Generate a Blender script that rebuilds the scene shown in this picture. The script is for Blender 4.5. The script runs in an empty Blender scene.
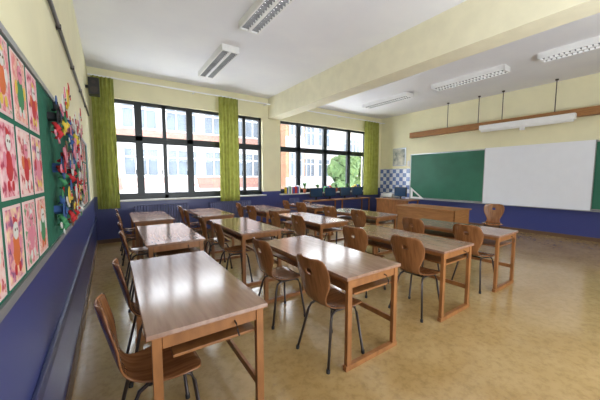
import bpy, bmesh, math, random
from mathutils import Vector, Matrix
random.seed(7)
scene=bpy.context.scene
COL=scene.collection
try:
    scene.view_settings.view_transform='Standard'
except Exception: pass

def srgb(c):
    return tuple(((v/255)/12.92 if v/255<=0.04045 else ((v/255+0.055)/1.055)**2.4) for v in c)+(1,)

def mat(name,c1,c2=None,rough=.6,scale=5,stretch=(1,1,1),metal=0,lo=.35,hi=.65,bump=0,spec=.5,detail=4):
    m=bpy.data.materials.new(name); m.use_nodes=True
    nt=m.node_tree; b=nt.nodes['Principled BSDF']
    b.inputs['Roughness'].default_value=rough
    b.inputs['Metallic'].default_value=metal
    b.inputs['Specular IOR Level'].default_value=spec
    if c2 is None: c2=tuple(max(0,v*.97) for v in c1)
    tc=nt.nodes.new('ShaderNodeTexCoord'); mp=nt.nodes.new('ShaderNodeMapping')
    mp.inputs['Scale'].default_value=stretch
    n=nt.nodes.new('ShaderNodeTexNoise'); n.inputs['Scale'].default_value=scale; n.inputs['Detail'].default_value=detail
    r=nt.nodes.new('ShaderNodeValToRGB')
    r.color_ramp.elements[0].position=lo; r.color_ramp.elements[1].position=hi
    r.color_ramp.elements[0].color=srgb(c1); r.color_ramp.elements[1].color=srgb(c2)
    nt.links.new(tc.outputs['Object'],mp.inputs[0]); nt.links.new(mp.outputs[0],n.inputs['Vector'])
    nt.links.new(n.outputs['Fac'],r.inputs[0]); nt.links.new(r.outputs[0],b.inputs['Base Color'])
    if bump:
        bp=nt.nodes.new('ShaderNodeBump'); bp.inputs['Strength'].default_value=bump; bp.inputs['Distance'].default_value=.01
        nt.links.new(n.outputs['Fac'],bp.inputs['Height']); nt.links.new(bp.outputs[0],b.inputs['Normal'])
    return m

def wall_mat(name,upper,lower,split):
    m=mat(name,upper,rough=.6,scale=2)
    nt=m.node_tree; b=nt.nodes['Principled BSDF']
    src=b.inputs['Base Color'].links[0].from_socket
    g=nt.nodes.new('ShaderNodeNewGeometry'); s=nt.nodes.new('ShaderNodeSeparateXYZ')
    gt=nt.nodes.new('ShaderNodeMath'); gt.operation='GREATER_THAN'; gt.inputs[1].default_value=split
    mx=nt.nodes.new('ShaderNodeMix'); mx.data_type='RGBA'
    nt.links.new(g.outputs['Position'],s.inputs[0]); nt.links.new(s.outputs['Z'],gt.inputs[0])
    nt.links.new(gt.outputs[0],mx.inputs[0]); mx.inputs[6].default_value=srgb(lower)
    nt.links.new(src,mx.inputs[7]); nt.links.new(mx.outputs[2],b.inputs['Base Color'])
    r=nt.nodes.new('ShaderNodeMapRange'); r.inputs[3].default_value=.3; r.inputs[4].default_value=.7
    nt.links.new(gt.outputs[0],r.inputs[0]); nt.links.new(r.outputs[0],b.inputs['Roughness'])
    return m

def box(bm,x0,x1,y0,y1,z0,z1,mi=0):
    vs=[bm.verts.new(p) for p in [(x0,y0,z0),(x1,y0,z0),(x1,y1,z0),(x0,y1,z0),(x0,y0,z1),(x1,y0,z1),(x1,y1,z1),(x0,y1,z1)]]
    for f in [(0,3,2,1),(4,5,6,7),(0,1,5,4),(1,2,6,5),(2,3,7,6),(3,0,4,7)]:
        fc=bm.faces.new([vs[i] for i in f]); fc.material_index=mi

def tube(bm,pts,r,mi=0,n=8):
    pts=[Vector(p) for p in pts]; rings=[]
    for i,p in enumerate(pts):
        if i==0: d=pts[1]-p
        elif i==len(pts)-1: d=p-pts[i-1]
        else: d=(pts[i+1]-p).normalized()+(p-pts[i-1]).normalized()
        d.normalize()
        up=Vector((0,0,1)) if abs(d.z)<.9 else Vector((0,1,0))
        a=d.cross(up).normalized(); b=d.cross(a).normalized()
        rings.append([bm.verts.new(p+a*r*math.cos(2*math.pi*k/n)+b*r*math.sin(2*math.pi*k/n)) for k in range(n)])
    for i in range(len(rings)-1):
        for k in range(n):
            f=bm.faces.new([rings[i][k],rings[i][(k+1)%n],rings[i+1][(k+1)%n],rings[i+1][k]]); f.material_index=mi; f.smooth=True
    for rg in (rings[0],rings[-1]):
        f=bm.faces.new(rg); f.material_index=mi

def finish(name,bm,mats,loc=(0,0,0),rotz=0,bevel=0):
    bmesh.ops.recalc_face_normals(bm,faces=bm.faces[:])
    me=bpy.data.meshes.new(name); bm.to_mesh(me); bm.free()
    for m in mats: me.materials.append(m)
    o=bpy.data.objects.new(name,me); COL.objects.link(o); o.location=loc; o.rotation_euler[2]=rotz
    if bevel:
        b=o.modifiers.new('bevel','BEVEL'); b.width=bevel; b.segments=2; b.limit_method='ANGLE'
    return o
def inst(name,me,loc,rotz=0,bevel=0):
    o=bpy.data.objects.new(name,me); COL.objects.link(o); o.location=loc; o.rotation_euler[2]=rotz
    if bevel:
        b=o.modifiers.new('bevel','BEVEL'); b.width=bevel; b.segments=2; b.limit_method='ANGLE'
    return o

# ---------------- materials
YEL=(236,230,194); BLUE=(62,70,128)
M_wall=wall_mat('paint_yellow_blue',YEL,BLUE,1.06)
M_ceil=mat('ceiling_white',(236,236,240),(231,231,237),rough=.8,scale=1.5)
M_beam=mat('beam_cream',(238,232,204),rough=.7)
M_floor=mat('linoleum',(162,132,84),(180,152,106),rough=.19,scale=2.2,lo=.3,hi=.7,detail=8,spec=.8)
nt=M_floor.node_tree; b=nt.nodes['Principled BSDF']
src=b.inputs['Base Color'].links[0].from_socket
n2=nt.nodes.new('ShaderNodeTexNoise'); n2.inputs['Scale'].default_value=15; n2.inputs['Detail'].default_value=9; n2.inputs['Roughness'].default_value=.7
r2=nt.nodes.new('ShaderNodeValToRGB'); r2.color_ramp.elements[0].position=.36; r2.color_ramp.elements[1].position=.54
r2.color_ramp.elements[0].color=(.58,.56,.52,1); r2.color_ramp.elements[1].color=(1,1,1,1)
mx=nt.nodes.new('ShaderNodeMix'); mx.data_type='RGBA'; mx.blend_type='MULTIPLY'; mx.inputs[0].default_value=.5
tc=nt.nodes.new('ShaderNodeTexCoord'); nt.links.new(tc.outputs['Object'],n2.inputs['Vector'])
nt.links.new(n2.outputs['Fac'],r2.inputs[0]); nt.links.new(src,mx.inputs[6]); nt.links.new(r2.outputs[0],mx.inputs[7])
nt.links.new(mx.outputs[2],b.inputs['Base Color'])
r3=nt.nodes.new('ShaderNodeMapRange'); r3.inputs[1].default_value=.3; r3.inputs[2].default_value=.7; r3.inputs[3].default_value=.10; r3.inputs[4].default_value=.24
nt.links.new(n2.outputs['Fac'],r3.inputs[0]); nt.links.new(r3.outputs[0],b.inputs['Roughness'])

M_top=mat('desk_laminate',(154,122,106),(138,106,90),rough=.15,scale=3,stretch=(12,1.2,1),detail=6,spec=1.0)
M_wood=mat('desk_wood',(154,102,58),(130,84,46),rough=.4,scale=6,stretch=(3,3,1),detail=5)
M_ply=mat('chair_plywood',(146,98,62),(116,74,44),rough=.22,scale=4,stretch=(1,8,1),detail=5)
M_metal=mat('chair_steel',(70,62,60),rough=.35,metal=.6)
M_rub=mat('rubber',(30,28,28),rough=.8)
M_frame=mat('window_frame_dark',(30,38,42),rough=.4)
M_sill=mat('sill_stone',(206,204,200),rough=.4)
M_base=mat('baseboard_brown',(104,76,52),rough=.5)
M_curt=mat('curtain_green',(170,172,92),(152,156,76),rough=.9,scale=8)
nt=M_curt.node_tree; b=nt.nodes['Principled BSDF']; tr=nt.nodes.new('ShaderNodeBsdfTranslucent'); ms=nt.nodes.new('ShaderNodeMixShader')
ms.inputs[0].default_value=.25; nt.links.new(b.inputs['Base Color'].links[0].from_socket,tr.inputs[0])
nt.links.new(b.outputs[0],ms.inputs[1]); nt.links.new(tr.outputs[0],ms.inputs[2]); nt.links.new(ms.outputs[0],nt.nodes['Material Output'].inputs[0])
M_alu=mat('aluminium',(170,172,176),rough=.35,metal=.7)
M_white=mat('white_enamel',(240,240,240),rough=.5)
M_rad=mat('radiator_paint',(96,104,150),rough=.45)
M_louv=mat('louver_grey',(130,130,132),(110,110,112),rough=.4,metal=.3)
M_tube=mat('fluorescent_tube',(245,245,245),rough=.4)
M_tube.node_tree.nodes['Principled BSDF'].inputs['Emission Color'].default_value=(1,1,1,1)
M_tube.node_tree.nodes['Principled BSDF'].inputs['Emission Strength'].default_value=2.5
M_green=mat('chalk_green',(30,98,74),(38,108,84),rough=.5,scale=2)
M_felt=mat('felt_green',(26,104,80),(22,92,70),rough=.95,scale=30)
M_wb=mat('whiteboard',(232,234,242),(230,232,240),rough=.3)
M_pel=mat('pelmet_wood',(164,114,66),(144,98,54),rough=.5,scale=5,stretch=(1,1,8))
M_black=mat('black_plastic',(26,26,28),rough=.4)
M_rail=mat('rail_blue',(44,50,96),rough=.35)

# glass
M_glass=bpy.data.materials.new('window_glass'); M_glass.use_nodes=True
nt=M_glass.node_tree; nt.nodes.clear()
o=nt.nodes.new('ShaderNodeOutputMaterial'); t=nt.nodes.new('ShaderNodeBsdfTransparent'); g=nt.nodes.new('ShaderNodeBsdfGlossy')
g.inputs['Roughness'].default_value=.02; mxs=nt.nodes.new('ShaderNodeMixShader'); mxs.inputs[0].default_value=.05
nt.links.new(t.outputs[0],mxs.inputs[1]); nt.links.new(g.outputs[0],mxs.inputs[2]); nt.links.new(mxs.outputs[0],o.inputs[0])

# ---------------- room
XL,XR,YF,YB,H=-.30,9.24,7.58,-2.6,3.85
bm=bmesh.new(); box(bm,XL-.2,XR+.2,YB-.2,YF+.3,-.2,0); finish('floor',bm,[M_floor])
bm=bmesh.new(); box(bm,XL-.2,XR+.2,YB-.2,YF+.3,H,H+.2); finish('ceiling',bm,[M_ceil])
bm=bmesh.new(); box(bm,XL-.2,XL,YB-.2,YF+.3,0,H); finish('wall_left',bm,[M_wall])
bm=bmesh.new(); box(bm,XR,XR+.2,YB-.2,YF+.3,0,H); finish('wall_right',bm,[M_wall])
bm=bmesh.new(); box(bm,XL,XR,YB-.2,YB,0,H); finish('wall_back',bm,[M_wall])
W1=(.06,3.84); W2=(4.46,8.42); ZS,ZT=.97,3.27
bm=bmesh.new()
box(bm,XL,W1[0],YF,YF+.3,0,H); box(bm,W1[1],W2[0],YF,YF+.3,0,H); box(bm,W2[1],XR,YF,YF+.3,0,H)
for w in (W1,W2):
    box(bm,w[0],w[1],YF,YF+.3,0,ZS); box(bm,w[0],w[1],YF,YF+.3,ZT,H)
finish('wall_window_side',bm,[M_wall])
bm=bmesh.new(); box(bm,4.04,4.42,YB,YF,3.26,H); finish('ceiling_beam',bm,[M_beam])
for nm,a in (('baseboard_left',(XL,XL+.015,YB,YF)),('baseboard_right',(XR-.015,XR,YB,YF)),('baseboard_window_side',(XL+.015,XR-.015,YF-.015,YF)),('baseboard_back',(XL+.015,XR-.015,YB,YB+.015))):
    bm=bmesh.new(); box(bm,*a,0,.09); finish(nm,bm,[M_base])
bm=bmesh.new(); box(bm,XL,XL+.02,YB+.02,YF-.02,.55,.62); finish('trim_1',bm,[M_rail],bevel=.004)
for i,w in enumerate((W1,W2)):
    bm=bmesh.new(); box(bm,w[0]-.05,w[1]+.05,YF-.14,YF+.12,ZS-.035,ZS); finish('trim_%d'%(i+2),bm,[M_sill],bevel=.005)
# radiators under the sills
def radiator(x0,n):
    bm=bmesh.new(); p=.06; y0,y1=YF-.125,YF-.035
    for i in range(n):
        x=x0+i*p; box(bm,x,x+.045,y0,y1,.16,.82)
    tube(bm,[(x0-.03,(y0+y1)/2,.22),(x0+n*p+.01,(y0+y1)/2,.22)],.02); tube(bm,[(x0-.03,(y0+y1)/2,.76),(x0+n*p+.01,(y0+y1)/2,.76)],.02)
    for x in (x0+.1,x0+n*p-.14): box(bm,x,x+.025,y0+.02,y1-.02,0,.16); 
    finish('radiator',bm,[M_rad],bevel=.006)
radiator(.45,20); radiator(2.2,20); radiator(4.75,6)

def window(name,x0,x1,thick,thin):
    bm=bmesh.new(); y0,y1=YF+.1,YF+.18
    box(bm,x0,x1,y0,y1,ZS,ZS+.09); box(bm,x0,x1,y0,y1,ZT-.08,ZT)
    box(bm,x0,x0+.07,y0,y1,ZS,ZT); box(bm,x1-.07,x1,y0,y1,ZS,ZT)
    box(bm,x0,x1,y0-.01,y1-.01,2.36,2.47)
    for x in thick: box(bm,x-.075,x+.075,y0-.01,y1,ZS,ZT)
    for x in thin: box(bm,x-.04,x+.04,y0,y1,ZS,ZT)
    edges=sorted([x0+.07]+list(thick)+list(thin)+[x1-.07])
    for a,b_ in zip(edges[:-1],edges[1:]):    # casement sashes
        box(bm,a,b_,y0+.01,y1-.02,ZS+.09,ZS+.14); box(bm,a,b_,y0+.01,y1-.02,2.31,2.36)
        tube(bm,[(b_-.09,y0-.03,1.55),(b_-.09,y0-.03,1.68)],.01)
    box(bm,x0+.03,x1-.03,y0+.035,y0+.04,ZS+.03,ZT-.03,1)
    finish(name,bm,[M_frame,M_glass])
window('window_1',*W1,thick=(.62,1.78,2.72),thin=(1.18,3.3))
window('window_2',*W2,thick=(5.22,6.36,7.52),thin=())

# curtains
def curtain(x0,x1,zb,zt=3.62):
    bm=bmesh.new(); n=60; top=[];bot=[]
    for i in range(n+1):
        u=i/n; x=x0+(x1-x0)*u; ph=u*math.pi*2*5.5
        top.append(bm.verts.new((x,YF-.20+.035*math.sin(ph),zt)))
        bot.append(bm.verts.new((x+.02*math.sin(u*9),YF-.20+.05*math.sin(ph+.3),zb)))
    for i in range(n):
        f=bm.faces.new([top[i],top[i+1],bot[i+1],bot[i]]); f.smooth=True
    o=finish('curtain',bm,[M_curt])
curtain(-.24,.16,.80); curtain(2.46,3.0,.84); curtain(8.05,8.86,.80)
bm=bmesh.new()
for a,b_ in ((XL+.02,4.0),(4.5,XR-.05)):
    box(bm,a,b_,YF-.22,YF-.18,3.62,3.645)
    for x in (a+.1,(a+b_)/2,b_-.1): box(bm,x-.02,x+.02,YF-.18,YF-.002,3.62,3.64)
finish('curtain_rail',bm,[M_white])

# ---------------- ceiling lamps
def lamp_mesh():
    bm=bmesh.new(); L=.80; w=.16
    box(bm,-w,w,-L,L,-.035,0,0)
    for s in (-1,1):
        box(bm,s*w-.02 if s>0 else -w,w if s>0 else -w+.02,-L,L,-.11,-.035,0)
        box(bm,-w,w,s*L-(.03 if s>0 else 0),s*L+(0 if s>0 else .03),-.11,-.035,0)
    box(bm,-.022,.022,-L+.02,L-.02,-.11,-.035,0)
    k=22
    for i in range(1,k):
        y=-L+2*L*i/k
        box(bm,-w+.012,-.018,y-.004,y+.004,-.105,-.06,1); box(bm,.018,w-.012,y-.004,y+.004,-.105,-.06,1)
    for x in (-.085,.085): tube(bm,[(x,-L+.04,-.055),(x,L-.04,-.055)],.013,2)
    me=bpy.data.meshes.new('ceiling_lamp'); bmesh.ops.recalc_face_normals(bm,faces=bm.faces[:]); bm.to_mesh(me); bm.free()
    for m in (M_white,M_louv,M_tube): me.materials.append(m)
    return me
LM=lamp_mesh()
for x,y in ((1.9,5.75),(1.88,3.35),(5.45,6.75),(5.5,4.2),(5.42,1.45),(7.02,5.6),(7.05,3.3),(7.0,1.15),(1.9,.9)):
    inst('ceiling_lamp',LM,(x,y,H))

# ---------------- desks
def desk_mesh():
    bm=bmesh.new()
    box(bm,-.32,.32,-.715,.715,.727,.75,0)
    box(bm,-.322,.322,-.717,.717,.724,.7275,1)
    for sy in (-1,1):
        y=sy*.685
        for x in (-.275,.275):
            box(bm,x-.022,x+.022,y-.017,y+.017,.04,.725,1)
        box(bm,-.31,.31,y-.020,y+.020,0,.04,1)
        box(bm,-.25,.25,y-.012,y+.012,.655,.724,1)
    box(bm,.265,.287,-.67,.67,.215,.262,1)
    box(bm,.262,.285,-.67,.67,.665,.724,1)
    box(bm,-.285,-.262,-.67,.67,.68,.724,1)
    box(bm,-.20,.26,-.67,.67,.575,.59,1)
    tube(bm,[(.12,-.695,.69),(.12,-.72,.685),(.12,-.74,.655),(.13,-.735,.62),(.14,-.72,.61)],.005,2)
    me=bpy.data.meshes.new('school_desk'); bmesh.ops.recalc_face_normals(bm,faces=bm.faces[:]); bm.to_mesh(me); bm.free()
    for m in (M_top,M_wood,M_metal): me.materials.append(m)
    return me
DM=desk_mesh()
colX=[(.43,.62,.62),(1.74,1.72,1.74),(3.06,3.07,3.08),(4.37,4.42,4.42)]
rowY=(2.15,4.14,6.05)

# ---------------- chair
def lerp_tab(tab,s):
    n=len(tab)-1; f=s*n; i=min(int(f),n-1); t=f-i
    p0=tab[max(i-1,0)];p1=tab[i];p2=tab[i+1];p3=tab[min(i+2,n)]
    return tuple(.5*(2*b+(c-a)*t+(2*a-5*b+4*c-d)*t*t+(-a+3*b-3*c+d)*t**3) for a,b,c,d in zip(p0,p1,p2,p3))
def chair_mesh():
    tab=[(-.262,.872,.10),(-.258,.86,.165),(-.245,.80,.20),(-.228,.73,.20),(-.212,.66,.185),(-.195,.59,.155),(-.172,.52,.128),(-.13,.468,.130),(-.07,.448,.155),(0,.442,.185),(.07,.444,.202),(.14,.448,.205),(.19,.443,.19),(.212,.43,.12)]
    bm=bmesh.new(); R=40;C=14; g=[]
    for i in range(R+1):
        x,z,w=lerp_tab(tab,i/R); back=max(0,min(1,(z-.48)/.2)); row=[]
        for j in range(C+1):
            v=j/C*2-1
            row.append(bm.verts.new((x+back*.035*v*v,w*v,z+(1-back)*.014*v*v)))
        g.append(row)
    for i in range(R):
        for j in range(C):
            c=g[i][C//2].co
            if .745<c.z<.785 and c.x<-.2 and 6<=j<=7: continue
            f=bm.faces.new([g[i][j],g[i][j+1],g[i+1][j+1],g[i+1][j]]); f.smooth=True
    me=bpy.data.meshes.new('t'); bm.to_mesh(me); bm.free()
    o=bpy.data.objects.new('t',me); COL.objects.link(o)
    s=o.modifiers.new('s','SOLIDIFY'); s.thickness=.012; s.offset=0
    ss=o.modifiers.new('u','SUBSURF'); ss.levels=1
    dg=bpy.context.evaluated_depsgraph_get(); ev=bpy.data.meshes.new_from_object(o.evaluated_get(dg))
    bpy.data.objects.remove(o)
    bm=bmesh.new(); bm.from_mesh(ev)
    for f in bm.faces: f.smooth=True; f.material_index=0
    r=.011
    for s in (-1,1):
        tube(bm,[(.205,s*.195,.01),(.165,s*.15,.36),(.15,s*.14,.408),(.11,s*.135,.425),(-.06,s*.12,.425),(-.10,s*.13,.41),(-.12,s*.14,.37),(-.20,s*.195,.01)],r,1)
        for x in (.205,-.20): tube(bm,[(x,s*.195,0),(x-(.002 if x>0 else -.002),s*.193,.03)],.015,2)
    for x in (.10,-.05): tube(bm,[(x,-.13,.425),(x,.13,.425)],.010,1)
    me=bpy.data.meshes.new('school_chair'); bm.to_mesh(me); bm.free()
    for m in (M_ply,M_metal,M_rub): me.materials.append(m)
    return me
CM=chair_mesh()
for c in range(4):
    for r in range(3):
        x=colX[c][r]; y=rowY[r]+random.uniform(-.02,.02)
        inst('school_desk',DM,(x,y,0),random.uniform(-.01,.01),bevel=.003)
        for k,off in enumerate((-.40,.36)):
            cx=x-.27-random.uniform(0,.08); rz=random.uniform(-.12,.12); cy=y+off+random.uniform(-.03,.03)
            if c==0: cx=x-.17-.04*k; rz=random.uniform(-.06,.06)
            if c==0 and r>0: cx=x-.30
            if (c,r,k)==(0,0,0): cx=.17; cy=1.685; rz=.03
            if (c,r,k)==(0,0,1): cx=.25; cy=2.42; rz=.03
            if (c,r,k)==(1,0,0): cx=x-.24; rz=.05
            inst('school_chair',CM,(cx,cy,0),rz)
inst('school_chair',CM,(7.15,2.65,0),math.pi+.3)

# ---------------- teacher desk
bm=bmesh.new()
box(bm,6.05,6.80,2.95,4.45,.75,.78,0)
box(bm,6.09,6.11,2.98,4.42,.10,.75,0)
for y in (2.98,4.40): box(bm,6.09,6.76,y,y+.02,.0,.75,0)
box(bm,6.2,6.76,3.40,3.42,.08,.75,0); box(bm,6.2,6.74,3.0,3.40,.08,.1,0)
for k in range(3): box(bm,6.74,6.765,3.01,3.39,.12+k*.21,.31+k*.21,0); 
for k in range(3): tube(bm,[(6.775,3.15,.22+k*.21),(6.775,3.25,.22+k*.21)],.008,1)
finish('teacher_desk',bm,[M_pel,M_metal],bevel=.004)
bm=bmesh.new(); box(bm,7.7,8.35,5.2,6.5,.73,.76)
for x in (7.73,8.28):
    for y in (5.23,6.43): box(bm,x,x+.04,y,y+.04,0,.73)
box(bm,7.73,7.75,5.25,6.45,.25,.73)
finish('side_table',bm,[M_wood],bevel=.003)
M_screen=mat('screen_dark',(40,66,96),rough=.2)
def monitor(x,y,z,rz):
    bm=bmesh.new(); box(bm,-.23,.23,-.02,.02,.09,.40,0); box(bm,-.21,.21,-.024,-.02,.11,.38,1)
    box(bm,-.03,.03,.0,.03,.01,.12,0); box(bm,-.11,.11,-.07,.09,0,.012,0)
    finish('computer_monitor',bm,[M_black,M_screen],(x,y,z),rz,bevel=.004)
monitor(8.0,5.7,.761,-1.57)
bm=bmesh.new(); box(bm,5.2,8.0,6.98,7.42,.71,.74)
for x in (5.22,6.58,7.94):
    for y in (7.0,7.36): box(bm,x,x+.04,y,y+.04,0,.71)
finish('computer_bench',bm,[M_wood],bevel=.003)
for x in (5.6,6.2,6.9,7.5): monitor(x,7.20,.741,random.uniform(-.3,.1))
cols=[(190,50,40),(40,90,170),(220,190,60),(50,130,80),(230,230,225)]
bmats=[mat('book_%d'%i,c,rough=.6) for i,c in enumerate(cols)]
def books(x,xe):
    bm=bmesh.new()
    while x<xe:
        w=random.uniform(.02,.06); box(bm,x,x+w-.002,YF-.135,YF-.01,ZS,ZS+random.uniform(.16,.26),random.randrange(5)); x+=w
    finish('book_row',bm,bmats)
books(4.6,5.1); books(6.2,6.5); books(7.6,7.95)
M_leaf=mat('leaves',(66,84,44),(48,68,34),rough=.9,scale=2)
M_plant=mat('plant_leaf',(70,130,50),(50,104,40),rough=.5,scale=9)
M_terra=mat('terracotta',(176,96,64),rough=.8)
def plant(x,h):
    bm=bmesh.new(); n=14
    prof=[(.04,0),(.055,.11),(.062,.11),(.062,.13),(.05,.13),(.046,.115)]
    rings=[[bm.verts.new((r*math.cos(2*math.pi*k/n),r*math.sin(2*math.pi*k/n),z)) for k in range(n)] for r,z in prof]
    for a,b_ in zip(rings[:-1],rings[1:]):
        for k in range(n): bm.faces.new([a[k],a[(k+1)%n],b_[(k+1)%n],b_[k]]).material_index=1
    bm.faces.new(rings[0]).material_index=1; bm.faces.new(rings[-1]).material_index=1
    for q in range(26):
        a=random.uniform(0,6.28); l=random.uniform(.5,1)*h; sp=random.uniform(.03,.14); wd=.02
        d=Vector((math.cos(a),math.sin(a)*.4,0)); s=Vector((-d.y,d.x,0)).normalized(); prev=None
        for i,t in enumerate((0,.35,.7,1)):
            p=d*(sp*t*t)+Vector((0,0,.11+l*(t-.25*t*t*t))); w=wd*(.3,1,.9,.05)[i]
            cur=(bm.verts.new(p-s*w),bm.verts.new(p+s*w))
            if prev: bm.faces.new([prev[0],prev[1],cur[1],cur[0]])
            prev=cur
    finish('potted_plant',bm,[M_plant,M_terra],(x,YF-.075,ZS))
plant(5.35,.34); plant(5.9,.26); plant(6.75,.3); plant(7.3,.28)

# ---------------- right wall: blackboard
XR=9.235
bm=bmesh.new()
box(bm,XR-.035,XR,3.70,6.14,.75,2.31,0)
box(bm,XR-.035,XR,-.9,1.42,.75,2.31,0)
box(bm,XR-.06,XR,1.42,3.70,.72,2.35,1)
for a,b_ in ((3.70,6.16),(-.92,1.42)):
    box(bm,XR-.045,XR,a,b_,.73,.76,2); box(bm,XR-.045,XR,a,b_,2.30,2.33,2)
for y in (6.14,-.92): box(bm,XR-.045,XR,y,y+.025,.73,2.33,2)
for y in (1.42,3.69): box(bm,XR-.066,XR,y,y+.015,.72,2.35,2)
box(bm,XR-.14,XR-.035,-.9,6.14,.705,.722,2)
finish('blackboard',bm,[M_green,M_wb,M_alu])
bm=bmesh.new()
A=[(5.55,.80),(6.08,.80),(6.08,1.2)]; cx=sum(p[0] for p in A)/3; cz=sum(p[1] for p in A)/3
B=[((p[0]-cx)*.55+cx,(p[1]-cz)*.55+cz) for p in A]
va=[[bm.verts.new((XR-.09-d,p[0],p[1]-.077)) for p in A+B] for d in (0,.012)]
for i in range(3):
    j=(i+1)%3
    for v in va: bm.faces.new([v[i],v[j],v[3+j],v[3+i]])
    bm.faces.new([va[0][i],va[0][j],va[1][j],va[1][i]]); bm.faces.new([va[0][3+i],va[0][3+j],va[1][3+j],va[1][3+i]])
finish('set_square',bm,[M_white])
bm=bmesh.new(); box(bm,8.98,9.16,-.6,6.1,2.90,3.08,0)
for y in (5.9,4.2,2.5,.8): box(bm,9.16,9.235,y,y+.05,2.95,3.0,0)
finish('blackboard_pelmet',bm,[M_pel],bevel=.004)
bm=bmesh.new(); box(bm,8.82,8.975,1.75,3.75,2.83,2.97,0); tube(bm,[(8.9,1.78,2.83),(8.9,3.72,2.83)],.05,0,12)
box(bm,8.86,8.94,2.7,2.8,2.72,2.80,0)
finish('projection_screen_case',bm,[M_white],bevel=.01)
for y in (4.75,3.85,3.25,2.15):
    bm=bmesh.new(); tube(bm,[(8.99,y,3.08),(8.99,y,H)],.010,0); tube(bm,[(8.99,y,H-.03),(8.99,y,H)],.035,0,12)
    finish('suspension_rod',bm,[M_metal])
M_tile=mat('tile_check',(220,226,236),rough=.2)
nt=M_tile.node_tree; ck=nt.nodes.new('ShaderNodeTexChecker'); ck.inputs['Scale'].default_value=6.6
ck.inputs['Color1'].default_value=srgb((216,220,230)); ck.inputs['Color2'].default_value=srgb((104,126,180))
tc=nt.nodes.new('ShaderNodeTexCoord'); mp=nt.nodes.new('ShaderNodeMapping'); mp.inputs['Location'].default_value=(.5,.02,.02)
nt.links.new(tc.outputs['Object'],mp.inputs[0]); nt.links.new(mp.outputs[0],ck.inputs['Vector'])
nt.links.new(ck.outputs['Color'],nt.nodes['Principled BSDF'].inputs['Base Color'])
bm=bmesh.new(); box(bm,XR-.012,XR,6.2,7.56,.1,1.82); finish('tile_backsplash',bm,[M_tile])
bm=bmesh.new()
X0,X1,Y0,Y1=8.80,9.22,6.62,7.16
box(bm,X0,X1,Y0,Y1,.72,.74); box(bm,X0,X0+.03,Y0,Y1,.72,.87);box(bm,X1-.03,X1,Y0,Y1,.72,.87)
box(bm,X0,X1,Y0,Y0+.03,.72,.87);box(bm,X0,X1,Y1-.03,Y1,.72,.87)
box(bm,8.98,9.12,6.83,6.95,0,.72)
tube(bm,[(9.2,6.89,1.0),(9.08,6.89,1.04),(9.02,6.89,1.02),(9.02,6.89,.97)],.012,1)
finish('wash_basin',bm,[M_white,M_alu],bevel=.008)
M_pic=mat('picture_print',(90,104,100),(214,208,190),rough=.5,scale=4)
bm=bmesh.new(); box(bm,XR-.03,XR,6.38,6.95,1.92,2.60,0); box(bm,XR-.034,XR-.03,6.42,6.91,1.96,2.56,1)
finish('framed_picture',bm,[M_alu,M_pic])
bm=bmesh.new(); box(bm,XR-.03,XR,6.22,6.3,1.9,2.1,0); box(bm,XR-.04,XR-.03,6.235,6.285,1.95,2.0,0)
finish('soap_dispenser',bm,[M_white],bevel=.004)

# ---------------- left wall: bulletin boards
XL=-.296
def board(y0,y1):
    bm=bmesh.new(); z0,z1=1.12,1.985
    box(bm,XL,XL+.02,y0,y1,z0,z1,0)
    for a in ((y0,y1,z0-.02,z0+.012),(y0,y1,z1-.012,z1+.015)): box(bm,XL,XL+.03,*a,1)
    for a in ((y0-.01,y0+.015),(y1-.015,y1+.01)): box(bm,XL,XL+.03,*a,z0-.02,z1+.015,1)
    finish('bulletin_board',bm,[M_felt,M_alu])
board(.1,3.62); board(3.72,5.4)
def drawing_mat(i,base,c2,c3):
    m=mat('drawing_%d'%i,base,rough=.8); nt=m.node_tree
    vo=nt.nodes.new('ShaderNodeTexNoise'); vo.inputs['Scale'].default_value=26; vo.inputs['Detail'].default_value=4
    tc=nt.nodes.new('ShaderNodeTexCoord'); mp=nt.nodes.new('ShaderNodeMapping'); mp.inputs['Location'].default_value=(i*3.1,i*1.7,0)
    rp=nt.nodes.new('ShaderNodeValToRGB')
    rp.color_ramp.elements[0].color=srgb(c3); rp.color_ramp.elements[0].position=.38
    rp.color_ramp.elements[1].color=srgb(base); rp.color_ramp.elements[1].position=.45
    e=rp.color_ramp.elements.new(.60); e.color=srgb(c2)
    nt.links.new(tc.outputs['Object'],mp.inputs[0]); nt.links.new(mp.outputs[0],vo.inputs['Vector']); nt.links.new(vo.outputs['Fac'],rp.inputs[0])
    nt.links.new(rp.outputs[0],nt.nodes['Principled BSDF'].inputs['Base Color'])
    return m
DMs=[drawing_mat(0,(216,140,152),(226,190,192),(170,60,84)),drawing_mat(1,(224,176,170),(226,200,194),(180,70,80)),
     drawing_mat(2,(206,124,142),(226,196,160),(130,80,120)),drawing_mat(3,(222,184,182),(206,112,122),(110,140,100)),
     drawing_mat(4,(226,190,168),(214,130,130),(150,60,60))]
M_paper=mat('paper_white',(222,192,190),rough=.8)
PC=[mat('card_%d'%i,c,rough=.7) for i,c in enumerate([(186,36,42),(216,184,66),(52,86,140),(60,130,84),(206,104,50),(214,210,204),(110,66,120),(212,128,146),(100,70,50),(26,30,34)])]
def disc(bm,x,y,z,ry,rz,mi,n=14,th=.003):
    f=[bm.verts.new((x+th,y+ry*math.cos(2*math.pi*k/n),z+rz*math.sin(2*math.pi*k/n))) for k in range(n)]
    b_=[bm.verts.new((x,v.co.y,v.co.z)) for v in f]
    bm.faces.new(f).material_index=mi; bm.faces.new(b_).material_index=mi
    for k in range(n):
        bm.faces.new([f[k],f[(k+1)%n],b_[(k+1)%n],b_[k]]).material_index=mi
DC=[0,7,5,1,4,2,3,6,8]
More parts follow.
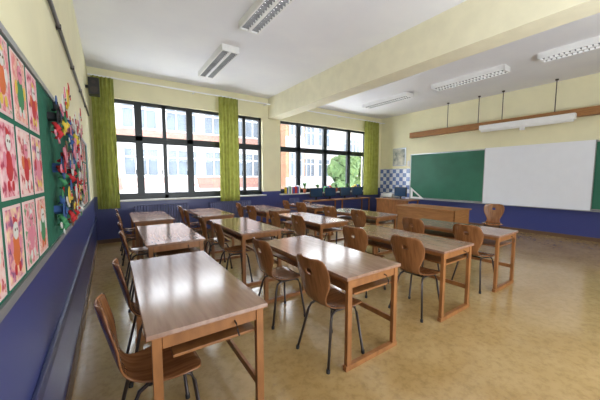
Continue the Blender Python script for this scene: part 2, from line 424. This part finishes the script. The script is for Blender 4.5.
def drawing(y,z,i):
    bm=bmesh.new(); x=.0
    box(bm,x,x+.002,-.098,.098,-.130,.130,0); box(bm,x+.002,x+.003,-.088,.088,-.12,.12,1)
    a,b_,c_=[2+q for q in random.sample([0,1,2,3,4,0,1,2,6],3)]
    hz=random.uniform(.04,.06); s0=random.uniform(.85,1.2)
    disc(bm,x+.003,0,-.02,.04*s0,.055*s0,a,th=.001); disc(bm,x+.0045,0,hz,.028*s0,.03*s0,4 if i%2 else 3,th=.001)
    disc(bm,x+.0042,0,hz+.032,.03,.02,c_,n=3,th=.001)
    for s in (-1,1): disc(bm,x+.0035,s*.05*s0,.0,.016,.026,b_,th=.001); disc(bm,x+.0035,s*.025,-.085,.013,.018,c_,th=.001); disc(bm,x+.0058,s*.011,hz+.004,.004,.005,10,n=8,th=.001)
    finish('child_drawing',bm,[M_paper,DMs[i%5]]+[PC[q] for q in DC],(XL+.021,y,z))
k=0
for r,z in enumerate((1.835,1.555,1.275)):
    for c in range(6):
        drawing(.62+c*.228,z,k+2*r); k+=1
    for c in range(4):
        drawing(3.95+c*.32,z,k); k+=1
def clown(y,z,s):
    bm=bmesh.new(); x=.0
    c=[random.choice([0,0,1,2,3,4,5,5,7,8,9,1]) for _ in range(6)]
    t=random.uniform(-.6,.6)
    disc(bm,x+.03,0,0,.06,.08,c[0]); disc(bm,x+.045,0,.10,.05,.055,random.choice([5,5,7,1])); disc(bm,x+.05,0,.16,.035,.045,c[1],n=3)
    disc(bm,x+.052,0,.098,.012,.012,0); disc(bm,x+.04,0,.05,.07,.024,c[2]); disc(bm,x+.036,0,-.01,.025,.025,c[3])
    for sg in (-1,1): disc(bm,x+.052,sg*.018,.112,.006,.007,9,n=8)
    box(bm,x,x+.03,-.02,.02,-.02,.02,c[0])
    for sg in (-1,1):
        tube(bm,[(x+.02,sg*.03,.03),(x+.03,sg*.075,.02),(x+.03,sg*.10,.05)],.008,c[3]); disc(bm,x+.032,sg*.10,.06,.026,.026,c[4])
        tube(bm,[(x+.02,sg*.03,-.05),(x+.035,sg*.04,-.09),(x+.02,sg*.05,-.12)],.009,c[5]); disc(bm,x+.025,sg*.06,-.125,.03,.018,c[2])
    o=finish('paper_clown',bm,PC,(XL+.0205,y,z)); o.rotation_euler[0]=t; o.scale=(s*1.6,s,s)
for (y,z) in [(2.14,1.84),(2.46,1.92),(2.8,1.86),(3.12,1.9),(3.42,1.86),(2.18,1.55),(2.55,1.58),(2.9,1.56),(3.25,1.56),(2.16,1.28),(2.52,1.28),(2.9,1.28),(3.3,1.29)]:
    clown(y+random.uniform(-.04,.04),z+random.uniform(-.03,.03),random.uniform(.85,1.15))
bm=bmesh.new(); tube(bm,[(-.28,YB,2.70),(-.28,6.9,2.70)],.014)
for i in range(9): box(bm,-.298,-.265,-2+i,-1.97+i,2.68,2.72)
finish('wall_conduit',bm,[M_metal])
bm=bmesh.new(); box(bm,-.25,-.08,6.55,6.78,3.05,3.35,0); box(bm,-.298,-.25,6.64,6.69,3.17,3.22,0)
for z,r in ((3.13,.06),(3.27,.035)):
    n=16; vs=[bm.verts.new((-.165+r*math.cos(2*math.pi*k/n),6.548,z+r*math.sin(2*math.pi*k/n))) for k in range(n)]
    bm.faces.new(vs).material_index=1
finish('wall_speaker',bm,[M_black,M_metal],bevel=.006)

# ---------------- outside
M_fac=mat('render_white',(138,135,135),(130,128,129),rough=.9,scale=1)
M_facb=mat('render_beige',(138,130,122),(130,123,115),rough=.9,scale=1)
M_fg=mat('facade_glass',(72,82,92),(54,62,72),rough=.5,scale=.6)
M_brick=mat('brick_red',(116,86,78),(106,78,70),rough=.9,scale=3)
M_brick2=mat('brick_orange',(124,90,68),(112,80,60),rough=.9,scale=3)
M_fw=mat('facade_frames',(158,158,160),rough=.7)
M_gnd=mat('concrete_paving',(225,225,222),rough=.9)
bm=bmesh.new(); box(bm,-60,90,YF+.6,90,-3.7,-3.5); finish('ground_outside',bm,[M_gnd])
def facade(name,x0,x1,y,top,wallm,bandm,pitch,z0s):
    bm=bmesh.new(); box(bm,x0,x1,y,y+6,-3.5,top,0)
    box(bm,x0-.3,x1+.3,y-.4,y+6.3,top,top+.3,0)
    for z0 in z0s:
        if z0-1.15>-3.4: box(bm,x0,x1,y-.05,y,z0-1.0,z0-.1,1)
        x=x0+.4
        while x+pitch*.8<x1:
            w=pitch*.78
            box(bm,x,x+w,y-.03,y+.0,z0,z0+2.1,2)
            for fx in (0,.333,.667,1): box(bm,x+w*fx-.05,x+w*fx+.05,y-.10,y-.03,z0,z0+2.1,3)
            for fz in (0,1.45,2.1): box(bm,x,x+w,y-.10,y-.03,z0+fz-.05,z0+fz+.05,3)
            x+=pitch
    finish(name,bm,[wallm,bandm,M_fg,M_fw])
facade('school_building',-14,12.2,24,8.6,M_fac,M_brick,2.9,(-2.0,1.55,5.1))
facade('brick_building',12.6,14.6,20.5,9.5,M_brick2,M_fac,1.7,(-2.0,1.55,5.1))
facade('office_building',15.4,24.5,26,9.0,M_facb,M_fac,2.3,(-2.0,1.55,5.1))
facade('apartment_building',27,60,34,12,M_fac,M_facb,3.0,(-2.0,1.8,5.6,9.2))
def tree(x,y,s):
    bm=bmesh.new(); tube(bm,[(0,0,0),(.1,0,2),(0,.1,4.5)],.18,1)
    for k in range(16):
        a=random.uniform(0,6.28); r=random.uniform(0,1.3)
        mtx=Matrix.Translation((r*math.cos(a),r*math.sin(a),random.uniform(3.4,6.4)))@Matrix.Scale(random.uniform(.5,.9),4)
        ret=bmesh.ops.create_icosphere(bm,subdivisions=3,radius=1,matrix=mtx)
        for v in ret['verts']:
            v.co+=Vector((random.uniform(-.12,.12),random.uniform(-.12,.12),random.uniform(-.12,.12)))
    o=finish('tree',bm,[M_leaf,M_base],(x,y,-3.5)); o.scale=(s,s,s)
tree(18.2,19,1.05); tree(23.5,21,1.15)

# ---------------- light
w=bpy.data.worlds.new('sky'); scene.world=w; w.use_nodes=True
bg=w.node_tree.nodes['Background']; bg.inputs[0].default_value=(.88,.94,1,1); bg.inputs[1].default_value=12.5
def area(name,loc,target,sx,sy,e,c=(1,1,1)):
    l=bpy.data.lights.new(name,'AREA'); l.shape='RECTANGLE'; l.size=sx; l.size_y=sy; l.energy=e; l.color=c
    o=bpy.data.objects.new(name,l); COL.objects.link(o); o.location=loc
    o.rotation_euler=(Vector(target)-Vector(loc)).to_track_quat('-Z','Y').to_euler(); return o
area('room_fill',(4.5,-2.0,3.0),(4.6,4,1.4),7,1.2,70,(.90,.95,1))  # added fill behind the camera to brighten the room, not a fixture
area('ceiling_bounce_fill',(2.5,-1.9,1.1),(3.2,2.6,3.85),4,1.2,220,(.88,.94,1))  # added uplight behind the camera, lifts the ceiling; no such lamp in the classroom

cam=bpy.data.cameras.new('camera'); co=bpy.data.objects.new('camera',cam); COL.objects.link(co)
cam.sensor_width=36; cam.lens=16.56; cam.clip_start=.05; cam.clip_end=300
co.location=(0,0,1.5); co.rotation_euler=(math.radians(90-4.76),0,math.radians(-34.5))
scene.camera=co
